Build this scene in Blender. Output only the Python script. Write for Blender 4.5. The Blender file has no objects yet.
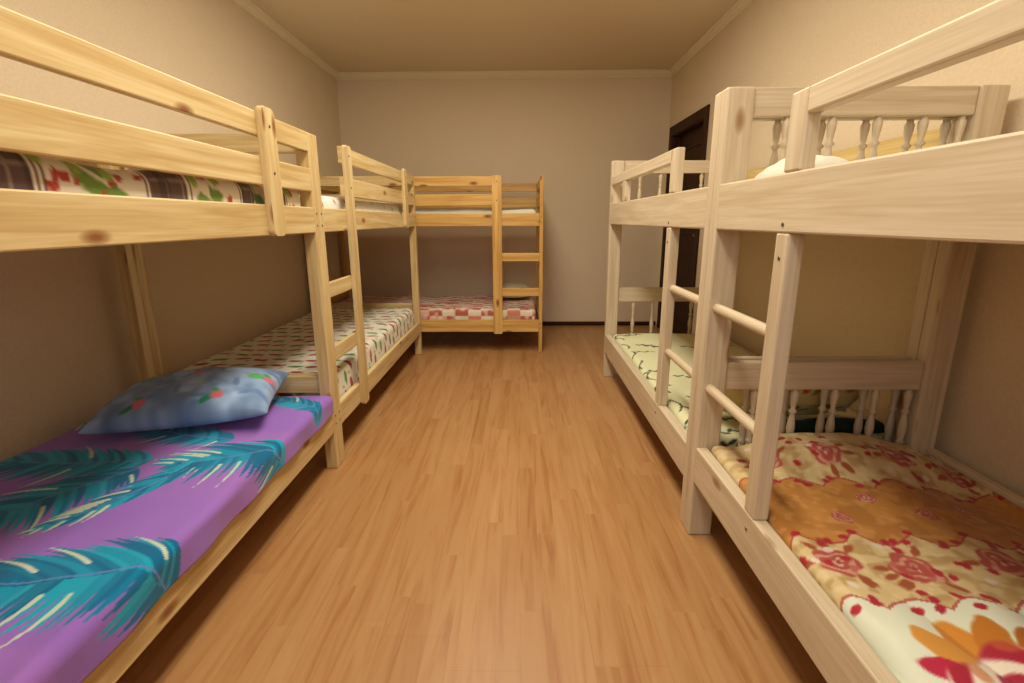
import bpy, bmesh, math, random
import numpy as np
from mathutils import Vector, Matrix

scene = bpy.context.scene
COL = scene.collection
random.seed(4)


def srgb(r, g, b):
    def f(c):
        c /= 255.0
        return c / 12.92 if c <= 0.04045 else ((c + 0.055) / 1.055) ** 2.4
    return (f(r), f(g), f(b), 1.0)


# ------------------------------------------------------------------ camera
cam_d = bpy.data.cameras.new('camera')
cam = bpy.data.objects.new('camera', cam_d)
COL.objects.link(cam)
cam_d.sensor_width = 36.0
cam_d.lens = 17.58
cam_d.clip_start = 0.03
PITCH, YAW, ROLL = 0.2384, -0.0162, -0.0039
cy, sy, cp, sp = math.cos(YAW), math.sin(YAW), math.cos(PITCH), math.sin(PITCH)
fw = Vector((sy * cp, cy * cp, -sp))
rt = Vector((cy, -sy, 0))
up = rt.cross(fw)
r2 = math.cos(ROLL) * rt + math.sin(ROLL) * up
u2 = -math.sin(ROLL) * rt + math.cos(ROLL) * up
M = Matrix((r2, u2, -fw)).transposed().to_4x4()
M.translation = Vector((0, 0, 1.15))
cam.matrix_world = M
scene.camera = cam

# ------------------------------------------------------------------ light and exposure
scene.view_settings.view_transform = 'Standard'
scene.view_settings.look = 'None'
scene.view_settings.gamma = 1.0
scene.view_settings.use_curve_mapping = False
scene.view_settings.exposure = -0.15

world = bpy.data.worlds.new('world')
scene.world = world
world.use_nodes = True
world.node_tree.nodes['Background'].inputs[0].default_value = (0.6, 0.7, 0.9, 1)
world.node_tree.nodes['Background'].inputs[1].default_value = 0.05

lamp_d = bpy.data.lights.new('ceiling_panel_light', 'AREA')
lamp_d.shape = 'RECTANGLE'
lamp_d.size, lamp_d.size_y = 0.4, 3.5
lamp_d.energy = 80
lamp_d.color = (1.0, 0.93, 0.73)
lamp = bpy.data.objects.new('ceiling_panel_light', lamp_d)
lamp.location = (-0.14, 1.95, 2.57)
COL.objects.link(lamp)

win_d = bpy.data.lights.new('window_daylight', 'AREA')
win_d.shape = 'RECTANGLE'
win_d.size, win_d.size_y = 1.4, 0.9
win_d.energy = 17
win_d.color = (0.92, 0.95, 1.0)
win = bpy.data.objects.new('window_daylight', win_d)
win.location = (-0.1, -1.52, 1.75)
win.rotation_euler = (math.radians(90), 0, 0)
COL.objects.link(win)

XL, XR, YB, YF, ZC = -1.854, 1.525, 5.50, -1.60, 2.588


# ------------------------------------------------------------------ node helpers and materials
def new_mat(name, rough=0.5, spec=0.4):
    m = bpy.data.materials.new(name)
    m.use_nodes = True
    nt = m.node_tree
    b = nt.nodes['Principled BSDF']
    b.inputs['Roughness'].default_value = rough
    b.inputs['Specular IOR Level'].default_value = spec
    return m, nt, b


def node(nt, typ, **kw):
    n = nt.nodes.new(typ)
    for k, v in kw.items():
        if k.startswith('i_'):
            key = k[2:]
            key = int(key) if key.isdigit() else key.replace('_', ' ')
            n.inputs[key].default_value = v
        else:
            setattr(n, k, v)
    return n


def ramp(nt, stops):
    n = nt.nodes.new('ShaderNodeValToRGB')
    e = n.color_ramp.elements
    while len(e) < len(stops):
        e.new(0.5)
    for el, (p, c) in zip(e, stops):
        el.position = p
        el.color = c
    return n


def mixc(nt, a, b, fac, blend='MIX'):
    n = nt.nodes.new('ShaderNodeMix')
    n.data_type = 'RGBA'
    n.blend_type = blend
    for sock, val in ((n.inputs[0], fac), (n.inputs[6], a), (n.inputs[7], b)):
        if isinstance(val, bpy.types.NodeSocket):
            nt.links.new(val, sock)
        else:
            sock.default_value = val
    return n.outputs[2]


def wood_mat(name, light, mid, dark, knot, rough=0.5, knots=0.5, spec=0.35):
    m, nt, b = new_mat(name, rough, spec)
    L = nt.links.new
    uv = node(nt, 'ShaderNodeUVMap', uv_map='UVMap')
    mp = node(nt, 'ShaderNodeMapping')
    mp.inputs['Scale'].default_value = (1.6, 30, 1)
    L(uv.outputs[0], mp.inputs[0])
    n1 = node(nt, 'ShaderNodeTexNoise', i_Scale=1.0, i_Detail=4.0, i_Distortion=0.7)
    L(mp.outputs[0], n1.inputs['Vector'])
    r1 = ramp(nt, [(0.34, dark), (0.5, mid), (0.64, light)])
    L(n1.outputs[0], r1.inputs[0])
    mp2 = node(nt, 'ShaderNodeMapping')
    mp2.inputs['Scale'].default_value = (4, 140, 1)
    L(uv.outputs[0], mp2.inputs[0])
    n2 = node(nt, 'ShaderNodeTexNoise', i_Scale=1.0, i_Detail=2.0)
    L(mp2.outputs[0], n2.inputs['Vector'])
    r2_ = ramp(nt, [(0.3, (0.86, 0.82, 0.76, 1)), (0.65, (1, 1, 1, 1))])
    L(n2.outputs[0], r2_.inputs[0])
    c = mixc(nt, r1.outputs[0], r2_.outputs[0], 0.8, 'MULTIPLY')
    # knots
    mp3 = node(nt, 'ShaderNodeMapping')
    mp3.inputs['Scale'].default_value = (2.6, 6.5, 1)
    L(uv.outputs[0], mp3.inputs[0])
    vo = node(nt, 'ShaderNodeTexVoronoi', i_Scale=1.0, voronoi_dimensions='2D')
    L(mp3.outputs[0], vo.inputs['Vector'])
    wn = node(nt, 'ShaderNodeSeparateColor')
    L(vo.outputs['Color'], wn.inputs[0])
    gate = node(nt, 'ShaderNodeMath', operation='LESS_THAN', i_1=knots)
    L(wn.outputs[0], gate.inputs[0])
    rk = ramp(nt, [(0.03, (0.95, 0.95, 0.95, 1)), (0.075, (0.6, 0.6, 0.6, 1)), (0.12, (0, 0, 0, 1))])
    L(vo.outputs['Distance'], rk.inputs[0])
    mu = node(nt, 'ShaderNodeMath', operation='MULTIPLY')
    L(rk.outputs[0], mu.inputs[0])
    L(gate.outputs[0], mu.inputs[1])
    c2 = mixc(nt, c, knot, mu.outputs[0])
    L(c2, b.inputs['Base Color'])
    bp = node(nt, 'ShaderNodeBump', i_Strength=0.08, i_Distance=0.002)
    L(n2.outputs[0], bp.inputs['Height'])
    L(bp.outputs[0], b.inputs['Normal'])
    return m


PINE = wood_mat('yellow_pine', srgb(226, 203, 156), srgb(215, 188, 137), srgb(199, 167, 113), srgb(136, 84, 46), 0.42, 0.5)
PINE_B = wood_mat('amber_pine', srgb(226, 186, 114), srgb(214, 170, 96), srgb(196, 146, 76), srgb(120, 70, 32), 0.42, 0.34)
PALE = wood_mat('whitish_pine', srgb(222, 206, 182), srgb(216, 198, 172), srgb(207, 187, 159), srgb(160, 122, 88), 0.45, 0.16)
PALE_Y = wood_mat('pale_yellow_pine', srgb(226, 200, 140), srgb(214, 186, 124), srgb(198, 168, 108), srgb(140, 96, 60), 0.45, 0.14)
DARKWOOD = wood_mat('dark_brown_wood', srgb(70, 40, 20), srgb(58, 32, 15), srgb(44, 24, 11), srgb(24, 14, 8), 0.6, 0.0, 0.2)
METAL, _nt, _b = new_mat('screw_metal', 0.4, 0.5)
_b.inputs['Base Color'].default_value = srgb(120, 112, 100)
_b.inputs['Metallic'].default_value = 0.8


def wall_mat(name, c1, c2):
    m, nt, b = new_mat(name, 0.8, 0.2)
    L = nt.links.new
    tc = node(nt, 'ShaderNodeNewGeometry')
    n = node(nt, 'ShaderNodeTexNoise', i_Scale=90.0, i_Detail=3.0)
    L(tc.outputs['Position'], n.inputs['Vector'])
    r = ramp(nt, [(0.35, c2), (0.65, c1)])
    L(n.outputs[0], r.inputs[0])
    L(r.outputs[0], b.inputs['Base Color'])
    bp = node(nt, 'ShaderNodeBump', i_Strength=0.12, i_Distance=0.003)
    L(n.outputs[0], bp.inputs['Height'])
    L(bp.outputs[0], b.inputs['Normal'])
    return m


WALL = wall_mat('beige_wallpaper', srgb(232, 213, 186), srgb(226, 206, 179))
CEIL = wall_mat('ceiling_paint', srgb(232, 214, 184), srgb(227, 208, 178))
TRIM = wall_mat('cornice_foam', srgb(240, 226, 198), srgb(235, 220, 192))

# floor laminate
FLOOR, nt, b = new_mat('honey_laminate', 0.36, 0.42)
L = nt.links.new
geo = node(nt, 'ShaderNodeNewGeometry')
sep = node(nt, 'ShaderNodeSeparateXYZ')
L(geo.outputs['Position'], sep.inputs[0])


def staggered(width, length):
    """coordinates along the planks with a random shift for every row"""
    q = node(nt, 'ShaderNodeMath', operation='DIVIDE', i_1=width)
    L(sep.outputs[0], q.inputs[0])
    fl = node(nt, 'ShaderNodeMath', operation='FLOOR')
    L(q.outputs[0], fl.inputs[0])
    wn_ = node(nt, 'ShaderNodeTexWhiteNoise', noise_dimensions='1D')
    L(fl.outputs[0], wn_.inputs['W'])
    ma = node(nt, 'ShaderNodeMath', operation='MULTIPLY_ADD', i_1=length)
    L(wn_.outputs['Value'], ma.inputs[0])
    L(sep.outputs[1], ma.inputs[2])
    cb = node(nt, 'ShaderNodeCombineXYZ')
    L(ma.outputs[0], cb.inputs[0])
    L(sep.outputs[0], cb.inputs[1])
    return cb


st1, st2 = staggered(0.066, 0.9), staggered(0.198, 1.28)
br = node(nt, 'ShaderNodeTexBrick', i_Scale=1.0)
br.offset = 0.0
br.inputs['Color1'].default_value = (0.0, 0.0, 0.0, 1)
br.inputs['Color2'].default_value = (1, 1, 1, 1)
br.inputs['Mortar'].default_value = (0.5, 0.5, 0.5, 1)
br.inputs['Mortar Size'].default_value = 0.0008
br.inputs['Brick Width'].default_value = 0.9
br.inputs['Row Height'].default_value = 0.066
L(st1.outputs[0], br.inputs['Vector'])
cell = ramp(nt, [(0.0, srgb(179, 134, 88)), (0.5, srgb(184, 140, 94)), (1.0, srgb(189, 146, 101))])
L(br.outputs[0], cell.inputs[0])
off = node(nt, 'ShaderNodeVectorMath', operation='MULTIPLY_ADD')
off.inputs[1].default_value = (3.1, 7.7, 0)
L(br.outputs[0], off.inputs[0])
L(geo.outputs['Position'], off.inputs[2])
mp2 = node(nt, 'ShaderNodeMapping')
mp2.inputs['Scale'].default_value = (24, 1.6, 1)
L(off.outputs[0], mp2.inputs[0])
n1 = node(nt, 'ShaderNodeTexNoise', i_Scale=1.0, i_Detail=4.0, i_Distortion=1.2)
L(mp2.outputs[0], n1.inputs['Vector'])
rg = ramp(nt, [(0.30, srgb(222, 190, 164)), (0.50, srgb(246, 236, 226)), (0.75, srgb(255, 255, 255))])
L(n1.outputs[0], rg.inputs[0])
c = mixc(nt, cell.outputs[0], rg.outputs[0], 0.75, 'MULTIPLY')
br2 = node(nt, 'ShaderNodeTexBrick', i_Scale=1.0)
br2.offset = 0.0
br2.inputs['Color1'].default_value = (1, 1, 1, 1)
br2.inputs['Color2'].default_value = (0.93, 0.92, 0.9, 1)
br2.inputs['Mortar'].default_value = (0.88, 0.85, 0.82, 1)
br2.inputs['Mortar Size'].default_value = 0.0012
br2.inputs['Brick Width'].default_value = 1.28
br2.inputs['Row Height'].default_value = 0.198
L(st2.outputs[0], br2.inputs['Vector'])
c = mixc(nt, c, br2.outputs[0], 0.8, 'MULTIPLY')
L(c, b.inputs['Base Color'])
rr = node(nt, 'ShaderNodeMapRange', i_3=0.33, i_4=0.45)
L(n1.outputs[0], rr.inputs[0])
L(rr.outputs[0], b.inputs['Roughness'])


def cloth_mat(name, rough=0.9, sheen=0.15, weave=500.0):
    m, nt, b = new_mat(name, rough, 0.15)
    at = node(nt, 'ShaderNodeVertexColor', layer_name='pattern')
    geo = node(nt, 'ShaderNodeNewGeometry')
    n = node(nt, 'ShaderNodeTexNoise', i_Scale=weave, i_Detail=2.0)
    nt.links.new(geo.outputs['Position'], n.inputs['Vector'])
    bp = node(nt, 'ShaderNodeBump', i_Strength=0.15, i_Distance=0.001)
    nt.links.new(n.outputs[0], bp.inputs['Height'])
    nt.links.new(bp.outputs[0], b.inputs['Normal'])
    nt.links.new(at.outputs[0], b.inputs['Base Color'])
    b.inputs['Sheen Weight'].default_value = sheen
    return m


CLOTH = cloth_mat('printed_cotton')
SATIN = cloth_mat('printed_satin', 0.6, 0.1, 200.0)


# ------------------------------------------------------------------ object helpers
def link(name, me, mat, parent=None):
    me.name = name
    o = bpy.data.objects.new(name, me)
    if mat:
        me.materials.append(mat)
    COL.objects.link(o)
    if parent:
        o.parent = parent
    return o


def tag(o, label, cat, group=None, kind=None):
    o['label'] = label
    o['category'] = cat
    if group:
        o['group'] = group
    if kind:
        o['kind'] = kind
    return o


def empty(name, loc, rz=0.0):
    o = bpy.data.objects.new(name, None)
    o.empty_display_size = 0.2
    COL.objects.link(o)
    o.location = loc
    o.rotation_euler = (0, 0, rz)
    return o


def uv_boards(bm, axis):
    """grain along `axis`; random offset so that every board differs"""
    lay = bm.loops.layers.uv.get('UVMap') or bm.loops.layers.uv.new('UVMap')
    ou, ov = random.uniform(0, 50), random.uniform(0, 50)
    oth = [a for a in (0, 1, 2) if a != axis]
    for f in bm.faces:
        n = [abs(x) for x in f.normal]
        k = n.index(max(n))
        if k == axis:
            a, c = oth
        else:
            a = axis
            c = [q for q in oth if q != k][0]
        for lp in f.loops:
            co = lp.vert.co
            lp[lay].uv = (co[a] + ou, co[c] + ov + 0.37 * k)


def bm_obj(name, bm, mat, parent=None, smooth=False, axis=0):
    bmesh.ops.recalc_face_normals(bm, faces=bm.faces)
    bm.normal_update()
    uv_boards(bm, axis)
    me = bpy.data.meshes.new(name)
    bm.to_mesh(me)
    bm.free()
    if smooth:
        for p in me.polygons:
            p.use_smooth = True
    return link(name, me, mat, parent)


def bm_box(bm, x0, x1, y0, y1, z0, z1, bev=0.004):
    t = bmesh.new()
    bmesh.ops.create_cube(t, size=1.0)
    for v in t.verts:
        v.co = Vector(((x0 + x1) / 2 + v.co.x * (x1 - x0), (y0 + y1) / 2 + v.co.y * (y1 - y0), (z0 + z1) / 2 + v.co.z * (z1 - z0)))
    if bev:
        bev = min(bev, 0.4 * min(x1 - x0, y1 - y0, z1 - z0))
        bmesh.ops.bevel(t, geom=list(t.edges), offset=bev, segments=2, profile=0.5, affect='EDGES')
    me = bpy.data.meshes.new('tmp')
    t.to_mesh(me)
    t.free()
    bm.from_mesh(me)
    bpy.data.meshes.remove(me)


def board(name, x0, x1, y0, y1, z0, z1, mat, parent=None, bev=0.004):
    bm = bmesh.new()
    bm_box(bm, x0, x1, y0, y1, z0, z1, bev)
    d = [x1 - x0, y1 - y0, z1 - z0]
    return bm_obj(name, bm, mat, parent, axis=d.index(max(d)))


def rounded_plank(name, x0, x1, y0, y1, z0, z1, mat, parent, r=0.03, rb=None):
    """upright plank in the XZ plane with rounded top corners (and bottom when rb)"""
    rb = r if rb is None else rb
    pts = []
    for cx, cz, a0, rad in ((x1 - r, z1 - r, 0, r), (x0 + r, z1 - r, 90, r), (x0 + rb, z0 + rb, 180, rb), (x1 - rb, z0 + rb, 270, rb)):
        for k in range(7):
            a = math.radians(a0 + k * 15)
            pts.append((cx + rad * math.cos(a), cz + rad * math.sin(a)))
    bm = bmesh.new()
    va = [bm.verts.new((x, y0, z)) for x, z in pts]
    vb = [bm.verts.new((x, y1, z)) for x, z in pts]
    bm.faces.new(va)
    bm.faces.new(list(reversed(vb)))
    n = len(pts)
    for i in range(n):
        bm.faces.new((va[i], vb[i], vb[(i + 1) % n], va[(i + 1) % n]))
    rim = [e for e in bm.edges if (e.verts[0].co.y == e.verts[1].co.y)]
    bmesh.ops.bevel(bm, geom=rim, offset=0.004, segments=2, profile=0.5, affect='EDGES')
    return bm_obj(name, bm, mat, parent, axis=2)


def lathe(name, prof, x, y, mat, parent, seg=14):
    bm = bmesh.new()
    rings = []
    for r, z in prof:
        rings.append([bm.verts.new((x + r * math.cos(2 * math.pi * k / seg), y + r * math.sin(2 * math.pi * k / seg), z)) for k in range(seg)])
    for a, c in zip(rings, rings[1:]):
        for k in range(seg):
            bm.faces.new((a[k], a[(k + 1) % seg], c[(k + 1) % seg], c[k]))
    bm.faces.new(list(reversed(rings[0])))
    bm.faces.new(rings[-1])
    return bm_obj(name, bm, mat, parent, smooth=True, axis=2)


def rod(name, x0, x1, y, z, r, mat, parent, seg=16):
    bm = bmesh.new()
    xs = [(x0, r), (x1, r)]
    rings = [[bm.verts.new((x, y + rr * math.cos(2 * math.pi * k / seg), z + rr * math.sin(2 * math.pi * k / seg))) for k in range(seg)] for x, rr in xs]
    for k in range(seg):
        bm.faces.new((rings[0][k], rings[0][(k + 1) % seg], rings[1][(k + 1) % seg], rings[1][k]))
    bm.faces.new(list(reversed(rings[0])))
    bm.faces.new(rings[1])
    return bm_obj(name, bm, mat, parent, smooth=False, axis=0)


def screw(x, y, z, parent, name='screw_head', r=0.006):
    """a screw head on a front face (normal -Y)"""
    bm = bmesh.new()
    seg = 12
    a = [bm.verts.new((x + r * math.cos(2 * math.pi * k / seg), y, z + r * math.sin(2 * math.pi * k / seg))) for k in range(seg)]
    c = [bm.verts.new((x + 0.8 * r * math.cos(2 * math.pi * k / seg), y - 0.002, z + 0.8 * r * math.sin(2 * math.pi * k / seg))) for k in range(seg)]
    for k in range(seg):
        bm.faces.new((a[k], a[(k + 1) % seg], c[(k + 1) % seg], c[k]))
    bm.faces.new(c)
    bm.faces.new(list(reversed(a)))
    return bm_obj(name, bm, METAL, parent)


# ------------------------------------------------------------------ the setting
def struct(name, o):
    o['kind'] = 'structure'
    o['label'] = name
    return o


def shell(name, boxes, mat, label, cat):
    bm = bmesh.new()
    for bx in boxes:
        bm_box(bm, *bx, bev=0)
    o = bm_obj(name, bm, mat)
    o['kind'] = 'structure'
    o['label'] = label
    o['category'] = cat
    return o


T = 0.15
DY0, DY1, DZ = 4.44, 5.34, 1.96
shell('floor', [(XL - T, XR + T, YF - T, YB + T, -0.1, 0)], FLOOR, 'honey coloured laminate plank floor', 'floor')
shell('ceiling', [(XL - T, XR + T, YF - T, YB + T, ZC, ZC + 0.1)], CEIL, 'plain beige painted ceiling', 'ceiling')
shell('wall_left', [(XL - T, XL, YF - T, YB + T, 0, ZC)], WALL, 'beige wallpapered wall on the left', 'wall')
shell('wall_back', [(XL, XR, YB, YB + T, 0, ZC)], WALL, 'beige far wall behind the end bunk', 'wall')
shell('wall_right', [(XR, XR + T, YF - T, DY0, 0, ZC), (XR, XR + T, DY1, YB + T, 0, ZC), (XR, XR + T, DY0, DY1, DZ, ZC)], WALL,
      'beige wall on the right with a dark door', 'wall')
shell('wall_front', [(XL, XR, YF - T, YF, 0, 0.85), (XL, XR, YF - T, YF, 2.25, ZC), (XL, -0.85, YF - T, YF, 0.85, 2.25), (0.65, XR, YF - T, YF, 0.85, 2.25)],
      WALL, 'beige wall behind the camera with a window', 'wall')
w = shell('window_1', [(-0.85, 0.65, YF - 0.10, YF - 0.04, 0.85, 0.91), (-0.85, 0.65, YF - 0.10, YF - 0.04, 2.19, 2.25), (-0.85, -0.79, YF - 0.10, YF - 0.04, 0.91, 2.19),
                       (0.59, 0.65, YF - 0.10, YF - 0.04, 0.91, 2.19), (-0.13, -0.07, YF - 0.10, YF - 0.04, 0.91, 2.19)], TRIM, 'white window frame behind the camera', 'window')


def cornice(name, axis, a0, a1, wall, sgn, label):
    # cove moulding: profile (distance from wall, distance below ceiling)
    prof = [(0, 0), (0.05, 0), (0.05, 0.008), (0.043, 0.012), (0.038, 0.026), (0.028, 0.040), (0.016, 0.046), (0.012, 0.052), (0.012, 0.060), (0, 0.060)]
    bm = bmesh.new()
    rings = []
    for a in (a0, a1):
        rg_ = []
        for d, h in prof:
            if axis == 'y':
                rg_.append(bm.verts.new((wall + sgn * d, a, ZC - h)))
            else:
                rg_.append(bm.verts.new((a, wall + sgn * d, ZC - h)))
        rings.append(rg_)
    n = len(prof)
    for k in range(n):
        bm.faces.new((rings[0][k], rings[0][(k + 1) % n], rings[1][(k + 1) % n], rings[1][k]))
    bm.faces.new(rings[0])
    bm.faces.new(list(reversed(rings[1])))
    o = bm_obj(name, bm, TRIM, axis=1 if axis == 'y' else 0)
    o['kind'] = 'structure'
    o['label'] = label
    o['category'] = 'cornice'


cornice('trim_1', 'x', XL, XR, YB, -1, 'pale cove cornice above the far wall')
cornice('trim_2', 'y', YF, YB, XL, 1, 'pale cove cornice above the left wall')
cornice('trim_3', 'y', YF, YB, XR, -1, 'pale cove cornice above the right wall')
for nm, bx, lb in (('baseboard_back', (XL + 0.014, XR - 0.014, YB - 0.014, YB, 0, 0.045), 'dark brown baseboard along the far wall'),
                   ('baseboard_left', (XL, XL + 0.014, YF, YB, 0, 0.045), 'dark brown baseboard along the left wall'),
                   ('baseboard_right', (XR - 0.014, XR, YF, 4.36, 0, 0.045), 'dark brown baseboard along the right wall')):
    o = board(nm, *bx, DARKWOOD, None, 0.003)
    o['kind'] = 'structure'
    o['label'] = lb
    o['category'] = 'baseboard'

# door: leaf, its panels, frame and handle
bm = bmesh.new()
xl = XR + 0.07
bm_box(bm, xl, xl + 0.04, DY0 + 0.003, DY1 - 0.003, 0.005, DZ - 0.003, 0.003)
for z0, z1 in ((0.15, 0.85), (1.0, 1.82)):
    for (a0, a1, b0, b1) in ((DY0 + 0.12, DY1 - 0.12, z0, z0 + 0.03), (DY0 + 0.12, DY1 - 0.12, z1 - 0.03, z1), (DY0 + 0.12, DY0 + 0.15, z0, z1), (DY1 - 0.15, DY1 - 0.12, z0, z1)):
        bm_box(bm, xl - 0.01, xl + 0.01, a0, a1, b0, b1, 0.004)
door = bm_obj('door_1', bm, DARKWOOD, axis=2)
door['kind'] = 'structure'
door['label'] = 'dark brown panelled door in the right wall'
door['category'] = 'door'
bm = bmesh.new()
for (a0, a1, b0, b1) in ((DY0 - 0.08, DY0 + 0.004, 0.0, DZ + 0.085), (DY1 - 0.004, DY1 + 0.08, 0.0, DZ + 0.085), (DY0, DY1, DZ - 0.004, DZ + 0.085)):
    bm_box(bm, XR - 0.018, XR + 0.0, a0, a1, b0, b1, 0.004)
for (a0, a1, b0, b1) in ((DY0 - 0.004, DY0 + 0.012, 0.0, DZ), (DY1 - 0.012, DY1 + 0.004, 0.0, DZ), (DY0, DY1, DZ - 0.012, DZ + 0.004)):
    bm_box(bm, XR - 0.01, XR + 0.13, a0, a1, b0, b1, 0.003)
bm_obj('door_frame', bm, DARKWOOD, door, axis=2)
board('door_handle', xl - 0.05, xl - 0.03, DY0 + 0.05, DY0 + 0.16, 1.0, 1.02, METAL, door)


# ------------------------------------------------------------------ bunk beds
def pine_bunk(loc, rz, Ln, ladder, label, mat, pw=0.05):
    """local X along the bed, Y from the open front to the wall, Z up"""
    D = 0.89
    r = empty('bunk_bed', loc, rz)
    tag(r, label, 'bunk bed')
    pd = 0.055
    for x in (0, Ln - pw):
        for y in (0, D - pd):
            board('post', x, x + pw, y, y + pd, 0, 1.503, mat, r, 0.005)
    a, e = pw, Ln - pw
    # long boards
    board('side_rail', a, e, 0, 0.03, 1.10, 1.205, mat, r)
    board('side_rail', a, e, 0, 0.03, 0.185, 0.292, mat, r)
    board('side_rail', a, e, D - 0.03, D, 1.10, 1.205, mat, r)
    board('side_rail', a, e, D - 0.03, D, 0.185, 0.292, mat, r)
    board('guard_rail', a, e, D - 0.022, D, 1.425, 1.503, mat, r)
    board('guard_rail', a, e, D - 0.022, D, 1.268, 1.36, mat, r)
    st = 0.35
    if ladder == 'lo':
        s0, s1, g0, g1 = st, st + 0.08, st, e
        u0, u1 = a, s1
        bx = Ln - 0.46
    else:
        s0, s1, g0, g1 = Ln - st - 0.08, Ln - st, a, Ln - st
        u0, u1 = s0, e
        bx = 0.37
    board('guard_rail', g0, g1, 0, 0.022, 1.425, 1.503, mat, r)
    board('guard_rail', g0, g1, 0, 0.022, 1.268, 1.36, mat, r)
    rounded_plank('ladder_stile', s0, s1, -0.022, 0, 0.172, 1.508, mat, r, 0.012)
    rounded_plank('guard_bracket', bx, bx + 0.09, -0.022, 0, 1.098, 1.52, mat, r, 0.02)
    for z0, z1 in ((0.503, 0.575), (0.805, 0.875)):
        board('rung', u0, u1, 0.0005, 0.022, z0, z1, mat, r)
    # end boards between front and back posts
    for x in (0.004, Ln - 0.028):
        for z0, z1 in ((1.425, 1.503), (1.268, 1.36), (1.10, 1.205), (0.37, 0.452), (0.185, 0.292)):
            board('end_board', x, x + 0.024, pd, D - pd, z0, z1, mat, r)
    for z in (1.115, 0.20):
        board('bed_base', a, e, 0.031, D - 0.031, z, z + 0.012, mat, r, 0.002)
    for z in (1.46, 1.31):
        screw(s0 + 0.04, -0.022, z, r)
        screw(bx + 0.045, -0.022, z, r)
    for x in (pw / 2, Ln - pw / 2):
        for z in (1.13, 1.18, 0.22, 0.26):
            screw(x, 0, z, r, r=0.0055)
    return r


BAL = [(r_ * 0.74, t_) for r_, t_ in (
    (0.016, 0.0), (0.016, 0.10), (0.011, 0.12), (0.021, 0.15), (0.011, 0.18), (0.015, 0.24), (0.0195, 0.36), (0.017, 0.46), (0.012, 0.56),
    (0.010, 0.60), (0.021, 0.64), (0.010, 0.68), (0.013, 0.74), (0.018, 0.86), (0.019, 0.93), (0.013, 0.96), (0.013, 1.0))]


def pale_bunk(loc, rz, Ln, ladder, label, rail, lowrail, rear_mat, rear_guard, rear_rail):
    D = 0.845
    r = empty('bunk_bed', loc, rz)
    tag(r, label, 'bunk bed')
    pw, pd = 0.052, 0.085
    mat = PALE
    for x in (0, Ln - pw):
        for y in (0, D - pd):
            board('post', x, x + pw, y, y + pd, 0, 1.54, mat, r, 0.006)
    a, e = pw, Ln - pw
    l0, l1 = lowrail
    board('side_rail', a, e, 0, 0.04, rail[0], rail[1], mat, r, 0.005)
    board('side_rail', a, e, 0, 0.04, l0, l1, mat, r, 0.005)
    board('side_rail', a, e, D - 0.03, D, rear_rail[0], rear_rail[1], mat, r)
    board('side_rail', a, e, D - 0.03, D, l0, l1, mat, r)
    board('guard_rail', a, e, D - 0.03, D, rear_guard[0], rear_guard[1], rear_mat, r)
    st = 0.442
    xs = st if ladder == 'lo' else Ln - st - 0.06
    xo = Ln - st - 0.06 if ladder == 'lo' else st
    board('ladder_stile', xs, xs + 0.06, 0.001, 0.042, l1, rail[0], mat, r, 0.005)
    for x in (xs, xo):
        board('guard_post', x, x + 0.072, 0.0, 0.036, rail[1], 1.378, mat, r, 0.005) if x == xo else \
            board('guard_post', x, x + 0.072, 0.0, 0.036, rail[1], 1.432, mat, r, 0.005)
    if ladder == 'lo':
        g0, g1, u0, u1 = xs + 0.072, e, pw, xs
    else:
        g0, g1, u0, u1 = a, xs, xs + 0.06, e
    board('guard_rail', g0, g1, 0.0, 0.034, 1.376, 1.432, mat, r, 0.005)
    for z in (0.86, 0.578):
        rod('rung', u0 - 0.004, u1 + 0.004, 0.030, z, 0.0165, mat, r)
    for x in (0.012, Ln - 0.042):
        c = x + 0.015
        board('headboard', x, x + 0.03, pd, D - pd, 1.457, 1.54, mat, r)
        board('end_rail', x, x + 0.03, pd, D - pd, 1.117, 1.235, mat, r)
        board('headboard', x, x + 0.03, pd, D - pd, 0.57, 0.67, mat, r)
        board('end_rail', x, x + 0.03, pd, D - pd, l0, l1 - 0.02, mat, r)
        for y in (0.20, 0.34, 0.48, 0.62, 0.735):
            lathe('baluster', [(rr, 1.235 + t * 0.222) for rr, t in BAL], c, y, mat, r)
            lathe('baluster', [(rr, l1 - 0.02 + t * (0.57 - l1 + 0.02)) for rr, t in BAL], c, y, mat, r)
    for z in (rail[0] + 0.012, l0 + 0.012):
        board('bed_base', a, e, 0.041, D - 0.031, z, z + 0.012, mat, r, 0.002)
    screw(xs + 0.03, 0, rail[0] + 0.02, r)
    screw(xs + 0.03, 0.001, rail[0] - 0.06, r)
    screw(xs + 0.03, 0, l1 - 0.045, r)
    return r


FX, GX = -0.868, 0.63
H90 = math.radians(90)
pine_bunk((FX, 0.165, 0), H90, 2.05, 'lo', 'yellow pine bunk bed nearest on the left, purple bedspread on its lower bunk', PINE)
pine_bunk((FX, 2.217, 0), H90, 2.075, 'lo', 'yellow pine bunk bed along the left wall with tulip print mattress below', PINE)
pine_bunk((-1.832, 4.33, 0), 0.0, 2.03, 'hi', 'amber pine bunk bed standing across the far wall', PINE_B, 0.032)
pale_bunk((GX, 1.712, 0), -H90, 1.95, 'lo', 'whitish pine bunk bed nearest on the right with floral bedspread below', (1.117, 1.257), (0.222, 0.357), PALE, (1.29, 1.352), (1.117, 1.24))
pale_bunk((GX, 3.655, 0), -H90, 1.94, 'hi', 'whitish pine bunk bed in front of the dark door', (1.117, 1.257), (0.185, 0.325), PALE_Y, (1.385, 1.452), (1.117, 1.24))


# ------------------------------------------------------------------ cloth: fine grids with a printed pattern
def lin(c):
    c = np.asarray(c, float) / 255.0
    return np.where(c <= 0.04045, c / 12.92, ((c + 0.055) / 1.055) ** 2.4)


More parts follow.
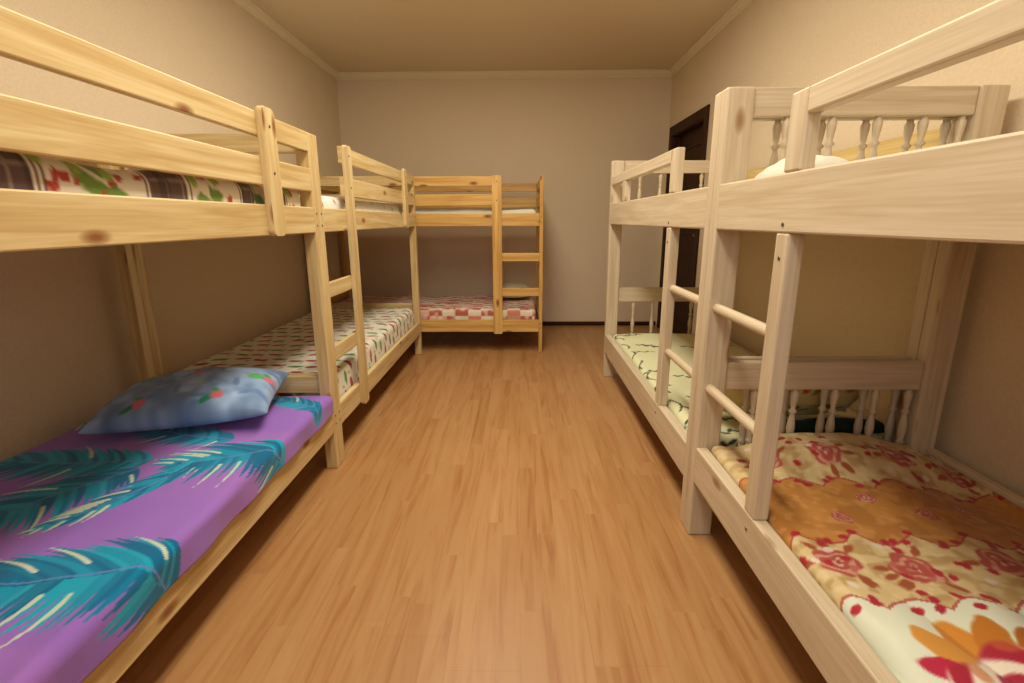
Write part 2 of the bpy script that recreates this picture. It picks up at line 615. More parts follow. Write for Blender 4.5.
def vnoise(u, v, s, seed=0):
    """smooth value noise"""
    x, y = np.asarray(u) * s + 31.7 * seed, np.asarray(v) * s + 17.3 * seed
    xi, yi = np.floor(x).astype(np.int64), np.floor(y).astype(np.int64)
    xf, yf = x - xi, y - yi
    xf, yf = xf * xf * (3 - 2 * xf), yf * yf * (3 - 2 * yf)

    def h(a, c):
        n = (a * 374761393 + c * 668265263 + seed * 982451653) & 0x7fffffff
        n = ((n ^ (n >> 13)) * 1274126177) & 0x7fffffff
        return ((n ^ (n >> 16)) & 0xffff) / 65535.0
    return (h(xi, yi) * (1 - xf) + h(xi + 1, yi) * xf) * (1 - yf) + (h(xi, yi + 1) * (1 - xf) + h(xi + 1, yi + 1) * xf) * yf


class Paint:
    def __init__(self, U, V, base):
        self.U, self.V = U, V
        self.C = np.zeros(U.shape + (3,)) + np.asarray(base, float)

    def mix(self, mask, col):
        m = np.clip(mask, 0, 1)[..., None]
        self.C = self.C * (1 - m) + np.asarray(col, float) * m

    def frame(self, cx, cy_, ang):
        du, dv = self.U - cx, self.V - cy_
        ca, sa = math.cos(ang), math.sin(ang)
        return du * ca + dv * sa, -du * sa + dv * ca

    def blob(self, cx, cy_, a, b_, ang, col, soft=0.15, wob=0.0):
        s, t = self.frame(cx, cy_, ang)
        q = np.sqrt((s / a) ** 2 + (t / b_) ** 2)
        if wob:
            q = q + wob * (vnoise(self.U, self.V, 2.2 / max(a, b_), 5) - 0.5)
        self.mix((1 - q) / soft + 0.5, col)

    def rose(self, cx, cy_, R, cols, ang=0.0, seed=0):
        """ruffled petals: broken rings of light and dark around a dark heart"""
        du, dv = self.U - cx, self.V - cy_
        r = np.hypot(du, dv) / R
        th = np.arctan2(dv, du) + ang
        wob = 0.10 * np.sin(5 * th + seed) + 0.08 * np.sin(3 * th + 2 * seed)
        body = np.clip((1 + wob - r) / 0.10 + 0.5, 0, 1)
        self.mix(body, cols[0])
        ph = r * 11.0 + 1.4 * np.sin(3 * th + seed) + 1.2 * np.sin(2 * th - seed + r * 4) + 1.5 * (vnoise(self.U, self.V, 2.2 / R, seed) - 0.5)
        pet = np.clip(np.sin(ph) * 1.6 + 0.15, 0, 1) * body
        self.mix(pet, cols[1])
        self.mix(pet * np.clip(np.sin(ph * 0.5 + 1) * 2, 0, 1) * 0.6, cols[3])
        self.mix(body * np.clip((vnoise(self.U, self.V, 3.5 / R, seed + 9) - 0.55) * 4, 0, 0.6), cols[2])
        self.mix(np.clip((0.16 - r) / 0.1, 0, 1), cols[4])

    def stroke(self, pts, w0, col, taper=1.3):
        """a brush stroke along a polyline, full width near its root and pointed at its end"""
        pts = np.asarray(pts, float)
        lo, hi = pts.min(0) - 2 * w0, pts.max(0) + 2 * w0
        sel = np.nonzero((self.U >= lo[0]) & (self.U <= hi[0]) & (self.V >= lo[1]) & (self.V <= hi[1]))
        if len(sel[0]) == 0:
            return
        u, v = self.U[sel], self.V[sel]
        best = np.full(u.shape, 9.0)
        n = len(pts) - 1
        for k in range(n):
            a, d = pts[k], pts[k + 1] - pts[k]
            q = np.clip(((u - a[0]) * d[0] + (v - a[1]) * d[1]) / (d @ d + 1e-12), 0, 1)
            w = w0 * np.clip(1 - ((k + q) / n) ** taper, 0.08, 1)
            best = np.minimum(best, np.hypot(u - a[0] - q * d[0], v - a[1] - q * d[1]) / w)
        m = np.clip((1.15 - best) / 0.3, 0, 1)[:, None]
        self.C[sel] = self.C[sel] * (1 - m) + np.asarray(col, float) * m

    def palm(self, x0, y0, x1, y1, W, bend=0.0, near=1.75, far=0.95, cream=0.1, seed=0, gap=0.0165):
        """a feathery palm leaf: rib from (x0,y0) at the stalk to (x1,y1) at the tip, leaflets painted one by one"""
        rng = random.Random(seed)
        Ln = math.hypot(x1 - x0, y1 - y0)
        ang = math.atan2(y1 - y0, x1 - x0)
        nx, ny = -math.sin(ang), math.cos(ang)

        def rib(q):
            b_ = bend * Ln * 4 * q * (1 - q)
            return x0 + (x1 - x0) * q + nx * b_, y0 + (y1 - y0) * q + ny * b_
        teal = ((16, 146, 184), (10, 122, 164), (26, 160, 194), (12, 104, 150))
        n = int(Ln / gap)
        for k in list(range(n)):
            q = (k + 0.5) / n
            prof = math.sin(math.pi * (0.16 + 0.80 * q)) ** 0.7
            bx, by = rib(q)
            for sgn, a0 in ((1, near), (-1, far)):
                a = a0 * (1 - 0.45 * q ** 2) + rng.uniform(-.05, .05)
                ln = W * prof * rng.uniform(0.82, 1.08) * (0.8 if sgn > 0 else 1.0)
                pts = [(bx, by)]
                d = ang + sgn * a
                for m in range(1, 6):
                    d -= sgn * 0.09 * (1 if a0 < 1.3 else 0.7)
                    pts.append((pts[-1][0] + ln / 5 * math.cos(d), pts[-1][1] + ln / 5 * math.sin(d)))
                self.stroke(pts, gap * rng.uniform(0.54, 0.70), teal[rng.randrange(4)], 2.2)
        for k in range(n):
            q = (k + 0.5) / n
            prof = math.sin(math.pi * (0.16 + 0.80 * q)) ** 0.7
            bx, by = rib(q)
            for sgn, a0 in ((1, near), (-1, far)):
                if rng.random() > cream * (2.2 if (q > 0.6 and sgn < 0) else 0.8):
                    continue
                a = a0 * (1 - 0.45 * q ** 2)
                ln = W * prof
                pts = [(bx + 0.25 * ln * math.cos(ang + sgn * a), by + 0.25 * ln * math.sin(ang + sgn * a))]
                d = ang + sgn * a
                for m in range(1, 6):
                    d -= sgn * 0.08
                    pts.append((pts[-1][0] + ln * 0.14 * math.cos(d), pts[-1][1] + ln * 0.14 * math.sin(d)))
                self.stroke(pts, gap * 0.34, (196, 208, 192), 2.0)
        self.stroke([rib(q / 12) for q in range(13)], 0.0035, (90, 130, 190), 4.0)


def edge_param(n_in, W, drop0, drop1, rad, step):
    """profile along one direction: position, vertical drop, cloth coordinate"""
    xs, ds, us = [], [], []
    arc = rad * math.pi / 2
    nd = max(2, int(round(drop0 / step))) if drop0 > 0 else 0
    na = max(5, int(arc / step))
    if drop0 > 0:
        for k in range(nd):
            d = drop0 - (drop0 - rad) * k / nd
            xs.append(0.0); ds.append(d); us.append(-(d - rad) - arc + rad)
        for k in range(na):
            a = math.pi / 2 * k / na
            xs.append(rad - rad * math.cos(a)); ds.append(rad - rad * math.sin(a)); us.append(-(1 - k / na) * arc + rad)
    for k in range(n_in + 1):
        lo = rad if drop0 > 0 else 0.0
        hi = W - (rad if drop1 > 0 else 0.0)
        x = lo + (hi - lo) * k / n_in
        xs.append(x); ds.append(0.0); us.append(x)
    if drop1 > 0:
        for k in range(1, na + 1):
            a = math.pi / 2 * k / na
            xs.append(W - rad + rad * math.sin(a)); ds.append(rad - rad * math.cos(a)); us.append(W - rad + k / na * arc)
        nd = max(2, int(round(drop1 / step)))
        for k in range(1, nd + 1):
            d = rad + (drop1 - rad) * k / nd
            xs.append(W); ds.append(d); us.append(W - rad + arc + d - rad)
    return np.array(xs), np.array(ds), np.array(us)


def cloth(name, x0, x1, y0, y1, ztop, drops, rad, step, hfun, cfun, mat, closed=True, side=None, parent=None):
    """box-like padded cloth; drops = (x0 side, x1 side, y0 side, y1 side) heights below ztop.
    hfun(U,V): height of the surface over ztop; cfun(Paint): prints the pattern in world x,y cloth coordinates"""
    ax, adx, aux = edge_param(max(4, int((x1 - x0) / step)), x1 - x0, drops[0], drops[1], rad, step)
    ay, ady, auy = edge_param(max(4, int((y1 - y0) / step)), y1 - y0, drops[2], drops[3], rad, step)
    X, Y = np.meshgrid(ax + x0, ay + y0, indexing='ij')
    DX, DY = np.meshgrid(adx, ady, indexing='ij')
    U, V = np.meshgrid(aux + x0, auy + y0, indexing='ij')
    # round the vertical corners
    DD = np.maximum(DX, DY)
    m = np.minimum(DX, DY)
    cxm = np.where(X < (x0 + x1) / 2, 1.0, -1.0)
    cym = np.where(Y < (y0 + y1) / 2, 1.0, -1.0)
    pull = np.clip(m / rad, 0, 1) * rad * 0.29
    X = X + pull * cxm
    Y = Y + pull * cym
    w = np.clip(1 - DD / (rad * 1.2), 0, 1)
    Z = ztop - DD + hfun(U, V) * w
    if side is not None:
        X, Y, Z = side(X, Y, Z, DX, DY, U, V)
    P = Paint(U, V, (255, 255, 255))
    cfun(P)
    C = lin(np.clip(P.C, 0, 255))
    nx, ny = X.shape
    verts = np.stack([X, Y, Z], -1).reshape(-1, 3)
    ii = np.arange(nx * ny).reshape(nx, ny)
    quads = np.stack([ii[:-1, :-1], ii[1:, :-1], ii[1:, 1:], ii[:-1, 1:]], -1).reshape(-1, 4)
    me = bpy.data.meshes.new(name)
    faces = quads.tolist()
    if closed:
        ring = list(ii[0, :]) + list(ii[1:, -1]) + list(ii[-1, :-1][::-1]) + list(ii[1:-1, 0][::-1])
        faces.append([int(k) for k in ring])
    me.from_pydata(verts.tolist(), [], faces)
    at = me.color_attributes.new('pattern', 'FLOAT_COLOR', 'POINT')
    at.data.foreach_set('color', np.concatenate([C.reshape(-1, 3), np.ones((nx * ny, 1))], 1).ravel().astype(np.float32))
    me.polygons.foreach_set('use_smooth', [True] * len(quads) + ([False] if closed else []))
    me.update()
    return link(name, me, mat, parent)


def pillow(name, L_, W_, Tk, loc, rot, cfun, mat, n=60, pinch=0.12, sag=None):
    """a stuffed pillow with four pointed corners, lying flat in local XY"""
    a = np.linspace(-1, 1, n)
    S, Q = np.meshgrid(a, a, indexing='ij')
    ex = L_ / 2 * S * (1 - pinch * (1 - S ** 2) * 0 - pinch * (1 - np.abs(Q) ** 2.0) * np.abs(S) ** 3 * 0.5)
    ey = W_ / 2 * Q * (1 - pinch * (1 - np.abs(S) ** 2.0) * np.abs(Q) ** 3 * 0.5)
    prof = (np.clip(1 - S ** 2, 0, 1) ** 0.42) * (np.clip(1 - Q ** 2, 0, 1) ** 0.42)
    wr = 0.24 * (vnoise(S, Q, 3.1, 8) - 0.5) + 0.09 * (vnoise(S, Q, 7.3, 9) - 0.5)
    top = Tk * 0.62 * prof * (1 + wr)
    bot = -Tk * 0.38 * prof
    if sag is not None:
        top = top + sag(S, Q) * prof
    V = []
    for Zs in (top, bot):
        V.append(np.stack([ex, ey, Zs], -1).reshape(-1, 3))
    ii = np.arange(n * n).reshape(n, n)
    jj = ii + n * n
    # share the seam
    remap = np.arange(2 * n * n)
    edge = np.zeros((n, n), bool)
    edge[0, :] = edge[-1, :] = edge[:, 0] = edge[:, -1] = True
    remap[jj[edge]] = ii[edge]
    q1 = np.stack([ii[:-1, :-1], ii[1:, :-1], ii[1:, 1:], ii[:-1, 1:]], -1).reshape(-1, 4)
    q2 = remap[np.stack([jj[:-1, :-1], jj[:-1, 1:], jj[1:, 1:], jj[1:, :-1]], -1).reshape(-1, 4)]
    allv = np.concatenate(V)
    used = np.unique(np.concatenate([q1.ravel(), q2.ravel()]))
    new = -np.ones(2 * n * n, int)
    new[used] = np.arange(len(used))
    P = Paint(ex, ey, (255, 255, 255))
    cfun(P)
    C = lin(np.clip(P.C, 0, 255)).reshape(-1, 3)
    C = np.concatenate([C, C])[used]
    me = bpy.data.meshes.new(name)
    me.from_pydata(allv[used].tolist(), [], np.concatenate([new[q1], new[q2]]).tolist())
    at = me.color_attributes.new('pattern', 'FLOAT_COLOR', 'POINT')
    at.data.foreach_set('color', np.concatenate([C, np.ones((len(C), 1))], 1).ravel().astype(np.float32))
    me.polygons.foreach_set('use_smooth', [True] * len(me.polygons))
    me.update()
    o = link(name, me, mat)
    o.location = loc
    o.rotation_euler = rot
    return o


def soft(amp, s, seed):
    return lambda U, V: amp * (vnoise(U, V, s, seed) - 0.5) + 0.4 * amp * (vnoise(U, V, s * 2.7, seed + 1) - 0.5)


def plain(col, var=6):
    def f(P):
        P.C[:] = np.asarray(col, float) + (var * (vnoise(P.U, P.V, 14, 2) - 0.5))[..., None]
    return f


# ---- lower bunk of the nearest left bed: mattress, purple bedspread, blue pillow
o = cloth('mattress', -1.722, -0.905, 0.25, 2.13, 0.35, (0.136, 0.136, 0.136, 0.136), 0.035, 0.05, soft(0.0, 2, 1), plain((196, 186, 168)), CLOTH)
tag(o, 'plain mattress hidden beneath the purple palm leaf bedspread', 'mattress')


def palm_print(P):
    P.C[:] = np.array((150, 106, 196.)) + (10 * (vnoise(P.U, P.V, 5, 1) - 0.5))[..., None]
    P.mix(np.clip((vnoise(P.U, P.V, 3.0, 7) - 0.62) * 3, 0, 0.3), (176, 118, 196))
    for args in ((-0.95, 0.50, -1.45, 0.36, 0.20, 0.04, 1.75, 0.95, 0.10, 8),
                 (-1.5, 0.85, -1.8, 0.55, 0.15, 0.04, 1.6, 0.95, 0.10, 9),
                 (-1.62, 1.98, -1.80, 1.72, 0.10, 0.0, 1.4, 0.95, 0.06, 6),
                 (-1.04, 1.66, -1.50, 1.80, 0.14, 0.04, 1.5, 0.95, 0.06, 7),
                 (-1.22, 1.50, -1.76, 1.50, 0.19, 0.04, 1.5, 1.05, 0.04, 4),
                 (-1.22, 1.44, -1.52, 0.98, 0.22, -0.04, 1.4, 1.0, 0.05, 3),
                 (-1.02, 1.54, -1.26, 1.12, 0.13, 0.04, 0.8, 0.8, 0.30, 11),
                 (-0.74, 1.04, -1.24, 0.90, 0.24, 0.04, 1.6, 0.95, 0.10, 1),
                 (-0.785, 1.64, -1.14, 1.47, 0.23, 0.05, 1.6, 0.95, 0.12, 2),
                 (-0.80, 1.95, -1.16, 2.13, 0.11, 0.0, 1.3, 0.95, 0.10, 5)):
        x0, y0, x1, y1, W, bend, nr, fr_, cr, sd = args
        P.palm(x0, y0, x1, y1, W, bend, nr, fr_, cr, sd)


def spread_h(U, V):
    h = 0.010 * (vnoise(U, V, 4, 21) - 0.5) + 0.004 * (vnoise(U, V, 11, 22) - 0.5)
    # creases running lengthwise at the near end
    k = np.clip((1.05 - V) / 0.4, 0, 1)
    return h + k * 0.006 * np.sin(U * 46 + 3 * V + 2 * vnoise(U, V, 5, 3))


def spread_side(X, Y, Z, DX, DY, U, V):
    # the front edge hangs a little over the rail, lower towards the near end
    front = (X > -1.2) & (DX > 0.02)
    low = np.where(Y > 0.66, 0.02 * np.clip((1.7 - Y) / 1.2, 0, 1), 0)
    Z = np.where(front & (Y < 0.70), np.maximum(Z, 0.298), Z)
    X = np.where((X > -1.2) & (Y < 0.66), np.minimum(X, -0.874), X)
    Z = np.where(front, Z - low * np.clip((DX - 0.02) / 0.07, 0, 1), Z)
    X = np.where(front, X + 0.004 * np.sin(Y * 23) * np.clip((DX - 0.03) / 0.05, 0, 1), X)
    return X, Y, Z


o = cloth('bedspread', -1.735, -0.853, 0.235, 2.158, 0.378, (0.05, 0.088, 0.05, 0.035), 0.03, 0.0042, spread_h, palm_print, CLOTH, closed=False, side=spread_side)
tag(o, 'purple bedspread printed with teal palm leaves on the nearest left bunk', 'bedspread')
sm = o.modifiers.new('thickness', 'SOLIDIFY')
sm.thickness = 0.005
sm.offset = -1


def blue_print(P):
    n = vnoise(P.U, P.V, 13, 4) * 0.6 + vnoise(P.U, P.V, 34, 5) * 0.4
    P.C[:] = np.array((136, 162, 202.)) + (90 * (n - 0.5))[..., None]
    rng = random.Random(5)
    for k in range(24):
        P.blob(rng.uniform(-.3, .3), rng.uniform(-.19, .19), 0.03, 0.012, rng.uniform(0, 3), (104, 130, 178), 0.6, 0.5)
    for x, y in ((0.01, 0.04), (0.13, -0.145), (0.27, 0.02), (-0.13, -0.15), (-0.14, 0.08), (0.10, 0.14)):
        P.blob(x - 0.03, y - 0.012, 0.030, 0.012, 0.6, (40, 130, 96), 0.4)
        P.blob(x - 0.01, y + 0.026, 0.022, 0.011, 2.2, (60, 160, 90), 0.4)
        P.blob(x, y, 0.022, 0.018, 0.3, (214, 110, 128), 0.4, 0.3)
    P.blob(0.225, 0.015, 0.026, 0.032, 0.3, (80, 178, 100), 0.3, 0.4)


o = pillow('pillow', 0.62, 0.42, 0.16, (-1.29, 1.868, 0.456), (math.radians(4), math.radians(-2), math.radians(13)), blue_print, CLOTH, 90)
tag(o, 'blue pillow with small pink flowers lying on the purple bedspread', 'pillow')


# ---- second left bed: lower bunk mattress with tulips
def tulip_print(P):
    P.C[:] = np.array((226, 222, 206.)) + (8 * (vnoise(P.U, P.V, 9, 2) - 0.5))[..., None]
    rng = random.Random(12)
    for r_ in range(-2, 20):
        for c_ in range(-2, 14):
            u = -1.75 + c_ * 0.10 + (r_ % 2) * 0.05 + rng.uniform(-.012, .012)
            v = 2.22 + r_ * 0.115 + rng.uniform(-.02, .02)
            k = (c_ + r_ * 2) % 3
            col = ((168, 34, 58), (72, 130, 70), (150, 60, 74))[k]
            P.blob(u, v, 0.040, 0.017, rng.uniform(-.5, .3) + 0.25, col, 0.3, 0.4)
            if k == 0:
                P.blob(u + 0.03, v + 0.012, 0.014, 0.007, 0.8, (84, 140, 80), 0.4)
            P.blob(u + 0.04, v - 0.04, 0.016, 0.008, 1.4, (170, 160, 150), 0.5)


o = cloth('mattress', -1.722, -0.905, 2.292, 4.215, 0.425, (0.21, 0.21, 0.21, 0.21), 0.035, 0.008, soft(0.016, 3, 31), tulip_print, CLOTH)
tag(o, 'mattress with red tulip print on white, behind the left ladder', 'mattress')


# ---- far bed: red and white patchwork mattress with pale pillow
def patch_print(P):
    P.C[:] = (228, 218, 200)
    cu, cv = np.floor(P.U / 0.115).astype(int), np.floor((P.V + 0.03) / 0.055).astype(int)
    h = ((cu * 73 + cv * 151) * 2654435761 & 0xffff) / 65535.0
    P.mix((((cu + cv) % 2 == 0) | (h < 0.12)) * 0.85, (178, 78, 74))
    P.mix(((h > 0.8)) * 0.6, (222, 150, 132))
    P.mix((((cu + cv) % 4 == 1) & (h < 0.6)) * 0.5, (196, 200, 150))
    P.mix(np.clip((vnoise(P.U, P.V, 30, 3) - 0.55) * 4, 0, 0.6), (236, 226, 210))


o = cloth('mattress', -1.76, 0.14, 4.365, 5.18, 0.385, (0.17, 0.17, 0.17, 0.17), 0.035, 0.01, soft(0.014, 3, 41), patch_print, CLOTH)
tag(o, 'red and white patchwork mattress on the lower far bunk', 'mattress')
o = pillow('pillow', 0.48, 0.34, 0.13, (-0.06, 4.98, 0.452), (0, 0, math.radians(86)), plain((214, 208, 184), 10), CLOTH, 40)
tag(o, 'pale pillow on the patchwork mattress of the far bunk', 'pillow')


# ---- upper mattresses
def plaid_floral(P):
    P.C[:] = (226, 218, 208)
    v = P.V
    # plaid patches alternate with bunches of roses
    def band(y0, y1):
        s = (v - y0) / (y1 - y0)
        return (s > 0) & (s < 1), s
    for y0, y1 in ((0.44, 0.62), (0.815, 0.98), (1.25, 1.42), (1.67, 1.76), (1.90, 2.0)):
        mk, s = band(y0, y1)
        edge = (np.abs(s) < 0.03) | (np.abs(s - 0.07) < 0.014) | (np.abs(s - 1) < 0.03) | (np.abs(s - 0.93) < 0.014)
        inner = (s > 0.12) & (s < 0.88)
        P.mix(edge * 0.85, (92, 60, 56))
        P.mix(inner * 0.95, (92, 70, 70))
        ln = (np.abs(((P.U * 14) % 1) - 0.5) < 0.05) | (np.abs(((v * 17) % 1) - 0.5) < 0.06)
        P.mix((inner & ln) * 0.5, (190, 176, 168))
        P.mix((inner & (((v * 8.5) % 1) < 0.35)) * 0.35, (50, 36, 40))
    rng = random.Random(9)
    for y in (0.36, 0.70, 1.02, 1.10, 1.18, 1.48, 1.58, 1.82, 2.06):
        for j in range(9):
            u = -0.84 - j * 0.10 + rng.uniform(-.02, .02)
            for q in range(6):
                P.blob(u + rng.uniform(-.04, .04), y + rng.uniform(-.055, .055), 0.013, 0.010, rng.uniform(0, 3), (176, 66, 60), 0.4, 0.9)
            P.blob(u + rng.uniform(-.03, .03), y + rng.uniform(-.07, .07), 0.034, 0.020, rng.uniform(-.5, .5) + 1.2, (112, 142, 66), 0.35, 0.7)
            P.blob(u + 0.03, y - 0.04, 0.02, 0.016, 0, (150, 180, 80), 0.4)


o = cloth('mattress', -1.72, -0.903, 0.235, 2.145, 1.275, (0.147, 0.147, 0.147, 0.147), 0.04, 0.007, soft(0.03, 4, 51), plaid_floral, CLOTH)
tag(o, 'mattress in brown plaid and rose print on the nearest left upper bunk', 'mattress')


def white_red(P):
    P.C[:] = np.array((232, 230, 226.))
    rng = random.Random(3)
    for k in range(150):
        P.blob(rng.uniform(-1.75, -.75), rng.uniform(2.15, 4.3), 0.016, 0.009, rng.uniform(0, 3), (196, 70, 72), 0.4, 0.5)
    for k in range(150):
        P.blob(rng.uniform(-1.75, -.75), rng.uniform(2.15, 4.3), 0.018, 0.010, rng.uniform(0, 3), (170, 190, 200), 0.5, 0.5)


o = cloth('mattress', -1.72, -0.903, 2.292, 4.215, 1.265, (0.137, 0.137, 0.137, 0.137), 0.035, 0.012, soft(0.014, 4, 61), white_red, CLOTH)
tag(o, 'white mattress with small red flecks on the second left upper bunk', 'mattress')
o = cloth('mattress', -1.76, 0.14, 4.365, 5.18, 1.235, (0.107, 0.107, 0.107, 0.107), 0.035, 0.02, soft(0.01, 4, 71), plain((210, 206, 190)), CLOTH)
tag(o, 'pale grey mattress on the far upper bunk', 'mattress')
o = cloth('mattress', 0.675, 1.44, -0.17, 1.65, 1.225, (0.083, 0.083, 0.083, 0.083), 0.03, 0.02, soft(0.008, 4, 81), plain((226, 222, 208)), CLOTH)
tag(o, 'white mattress on the nearest right upper bunk', 'mattress')
o = cloth('mattress', 0.675, 1.44, 1.78, 3.60, 1.225, (0.083, 0.083, 0.083, 0.083), 0.03, 0.02, soft(0.008, 4, 91), plain((226, 222, 208)), CLOTH)
tag(o, 'white mattress on the upper bunk by the dark door', 'mattress')


o = pillow('pillow', 0.20, 0.24, 0.095, (0.82, 1.52, 1.266), (0, 0, 0), plain((232, 228, 216)), CLOTH, 36)
tag(o, 'white pillow behind the nearest right upper rail', 'pillow')


# ---- far right lower bunk: pale green mattress with dark vines, pillow and dark green blanket
def vine_print(P):
    P.C[:] = np.array((224, 222, 182.)) + (8 * (vnoise(P.U, P.V, 9, 2) - 0.5))[..., None]
    rng = random.Random(21)
    for k in range(46):
        u, v = rng.uniform(.64, 1.5), rng.uniform(1.75, 3.65)
        a = rng.uniform(-.5, .5)
        for q in range(5):
            du = (q - 2) * 0.028
            P.blob(u + du * math.cos(a), v + du * math.sin(a) + 0.016 * (q % 2), 0.020, 0.008, a + (0.7 if q % 2 else -0.7), (56, 70, 52), 0.4, 0.5)
    for k in range(8):
        v = 1.9 + k * 0.22
        P.mix((np.abs(P.U - 0.70 - 0.02 * np.sin(P.V * 30 + k)) < 0.006) * (np.abs(P.V - v) < 0.07) * 0.9, (58, 66, 60))


o = cloth('mattress', 0.678, 1.44, 1.785, 3.585, 0.34, (0.126, 0.126, 0.126, 0.126), 0.03, 0.007, soft(0.014, 4, 101), vine_print, CLOTH)
tag(o, 'pale green mattress with dark vine print on the right lower bunk near the door', 'mattress')


def cream_rose(P):
    P.C[:] = np.array((232, 208, 132.)) + (18 * (vnoise(P.U, P.V, 16, 2) - 0.5))[..., None]
    rng = random.Random(31)
    for x in (-0.26, -0.12, 0.03, 0.17, 0.28):
        for y in (-0.14, 0.0, 0.13):
            P.blob(x + rng.uniform(-.02, .02), y + rng.uniform(-.02, .02), 0.024, 0.019, rng.uniform(0, 3), (196, 82, 48), 0.4, 0.6)
            P.blob(x + 0.035, y - 0.03, 0.022, 0.011, 0.7, (150, 146, 70), 0.5)


o = pillow('pillow', 0.62, 0.30, 0.11, (1.06, 1.915, 0.478), (math.radians(132), 0, math.radians(-2)), cream_rose, CLOTH, 60)
tag(o, 'yellow pillow with red flowers propped against the balusters between the right beds', 'pillow')


def green_cloth(P):
    P.C[:] = np.array((24, 50, 34.)) + (26 * (vnoise(P.U, P.V, 16, 2) - 0.5))[..., None]


o = cloth('folded_blanket', 0.92, 1.40, 1.79, 1.86, 0.391, (0.036, 0.036, 0.036, 0.036), 0.03, 0.012, soft(0.02, 7, 111), green_cloth, CLOTH)
tag(o, 'dark green rolled blanket between balusters and yellow pillow on the right lower bunk', 'blanket')


# ---- nearest right lower bunk
def wall_sag(U):
    q = np.clip((U - 1.10) / 0.30, 0, 1)
    return -0.055 * q * q * (3 - 2 * q)


o = cloth('mattress', 0.69, 1.425, -0.155, 1.63, 0.330, (0.075, 0.075, 0.075, 0.075), 0.03, 0.03, lambda U, V: wall_sag(U), plain((196, 186, 168)), CLOTH)
tag(o, 'plain mattress hidden beneath the orange floral bedspread', 'mattress')


def scallop(P, v0, amp, per, ph=0.0):
    return v0 + amp * np.abs(np.sin(P.U * math.pi / per + ph)) + 0.012 * (vnoise(P.U, P.V * 0, 20, 3) - 0.5)


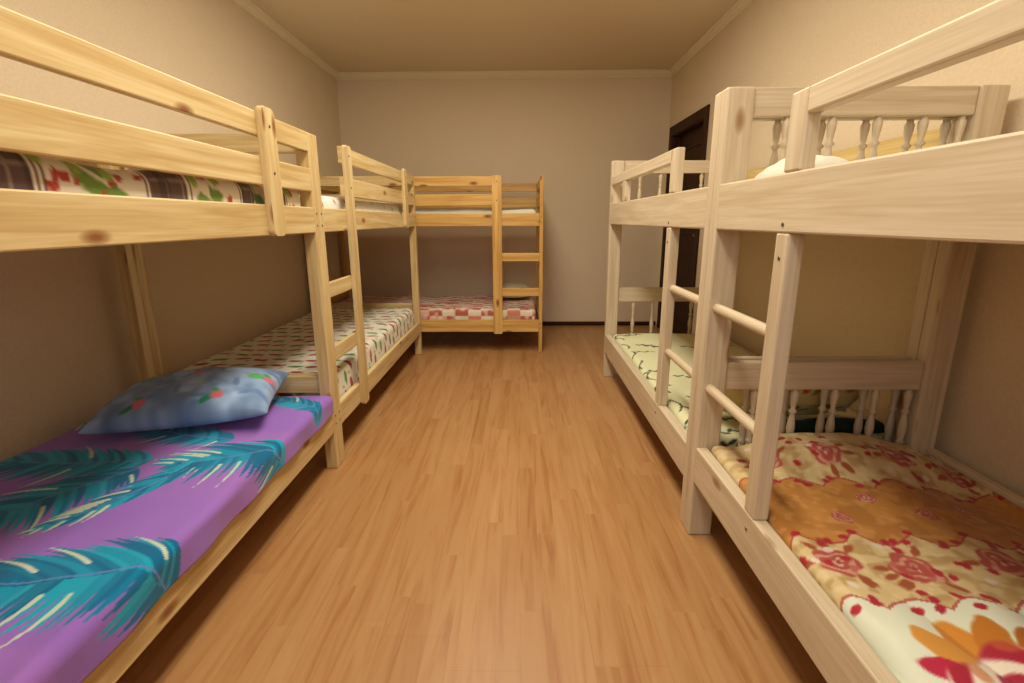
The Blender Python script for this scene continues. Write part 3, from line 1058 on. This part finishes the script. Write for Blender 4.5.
def floral_print(P):
    U, V = P.U, P.V
    P.C[:] = np.array((220, 224, 206.)) + (8 * (vnoise(U, V, 9, 2) - 0.5))[..., None]
    rng = random.Random(77)

    def tan(mask):
        n = vnoise(U, V, 38, 6)
        P.mix(mask * 1.0, (212, 188, 140))
        P.mix(mask * np.clip((n - 0.45) * 4, 0, 1) * 0.7, (176, 142, 92))
        n3 = vnoise(U, V, 70, 16)
        P.mix(mask * np.clip((n3 - 0.55) * 5, 0, 1) * 0.5, (226, 206, 168))

    e1 = scallop(P, 0.868, 0.035, 0.125)
    e2 = scallop(P, 1.125, -0.04, 0.14)
    e3 = scallop(P, 1.355, 0.045, 0.15)
    m1 = (V > e1) & (V < e2)
    m2 = (V >= e2) & (V < e3)
    m3 = V >= e3
    tan(m1.astype(float))
    tan(m3.astype(float))
    P.mix(m2 * 1.0, (190, 132, 66))
    P.mix(m2 * np.clip((vnoise(U, V, 24, 8) - 0.4) * 2, 0, 0.5), (164, 106, 48))
    P.mix(m2 * np.clip((vnoise(U, V, 55, 18) - 0.55) * 3, 0, 0.45), (210, 160, 100))
    for e in (e1, e2, e3):
        P.mix((np.abs(V - e) < 0.004) * 0.7, (170, 60, 60))
    # roses in the two flowered bands, petals and buds around them
    for cx, cy_, R in ((0.74, 1.02, 0.055), (0.90, 1.00, 0.060), (1.12, 1.02, 0.06), (1.33, 1.0, 0.06), (0.80, 1.50, 0.055), (0.98, 1.50, 0.060), (1.22, 1.51, 0.06), (1.40, 1.48, 0.05),
                       (0.86, 1.20, 0.03), (1.1, 1.22, 0.03), (0.99, 1.30, 0.028), (1.25, 1.28, 0.03)):
        sd = int(cx * 100)
        small = R < 0.04
        if not small:
            for k in range(6):
                a = rng.uniform(0, 6.28)
                P.blob(cx + 1.25 * R * math.cos(a), cy_ + 1.25 * R * math.sin(a), 0.020, 0.009, a, (160, 84, 54), 0.5, 0.5)
        P.rose(cx, cy_, R * 0.85, [(176, 84, 74), (206, 150, 130), (176, 84, 74), (222, 200, 186), (156, 58, 60)], 0.3 * sd, sd)
    for k in range(120):
        u = rng.uniform(0.62, 1.46)
        band = rng.random()
        v = rng.uniform(0.87, 1.12) if band < 0.5 else rng.uniform(1.36, 1.66)
        P.blob(u, v, 0.012, 0.009, rng.uniform(0, 3), (172, 44, 60) if k % 3 else (224, 206, 190), 0.4, 0.4)
    for e0, per in ((0.868, 0.125), (1.125, 0.14), (1.355, 0.15)):
        k = 0
        while k * per < 0.95:
            u = 0.55 + k * per
            P.blob(u + 0.01, e0 + 0.006, 0.014, 0.010, 0.4, (176, 40, 58), 0.3, 0.3)
            P.blob(u + per / 2, e0 + (0.03 if e0 != 1.125 else -0.03), 0.012, 0.009, 1.4, (168, 42, 60), 0.3, 0.3)
            k += 1
    # one large rose with orange leaves on the white field, repeated across
    for cx, cy_ in ((0.86, 0.66), (1.28, 0.66), (0.86, 0.20), (1.28, 0.2)):
        for a, col in ((1.75, (206, 136, 52)), (1.35, (190, 120, 44)), (2.2, (214, 150, 66)), (0.9, (176, 104, 40))):
            P.blob(cx + 0.135 * math.cos(a), cy_ + 0.135 * math.sin(a), 0.055, 0.034, a, col, 0.15, 0.4)
        for a in (0.4, 2.6, 3.6, 5.2):
            P.blob(cx + 0.13 * math.cos(a), cy_ + 0.13 * math.sin(a), 0.04, 0.022, a, (184, 44, 72), 0.2, 0.5)
        P.rose(cx, cy_, 0.115, [(168, 40, 62), (236, 222, 208), (196, 110, 60), (240, 228, 216), (186, 80, 70)], 0.4, 5)
        P.blob(cx - 0.16, cy_ + 0.02, 0.034, 0.026, 0.2, (196, 40, 80), 0.2, 0.5)
        P.blob(cx - 0.16, cy_ + 0.02, 0.016, 0.012, 0.2, (226, 130, 150), 0.5, 0.7)


def floral_h(U, V):
    h = 0.016 * (vnoise(U, V, 4, 21) - 0.5) + 0.008 * (vnoise(U, V, 12, 22) - 0.5) + wall_sag(U)
    # pillow shape under the head end
    px = np.clip((U - 0.76) / 0.14, 0, 1) * np.clip((1.45 - U) / 0.10, 0, 1)
    py = np.clip((V - 1.38) / 0.14, 0, 1)
    py = py * py * (3 - 2 * py)
    h = h + 0.050 * px * py
    k = np.clip((0.95 - V) / 0.15, 0, 1)
    cr = np.abs(np.sin((U + 0.25 * V) * 17 + 2.2 * vnoise(U, V, 4, 3)))
    return h + k * 0.024 * (cr ** 0.7 - 0.5)


o = cloth('bedspread', 0.674, 1.438, -0.17, 1.652, 0.378, (0.10, 0.05, 0.05, 0.05), 0.03, 0.0042, floral_h, floral_print, SATIN, closed=False)
tag(o, 'orange and cream floral bedspread with roses on the nearest right lower bunk', 'bedspread')
sm = o.modifiers.new('thickness', 'SOLIDIFY')
sm.thickness = 0.004
sm.offset = -1
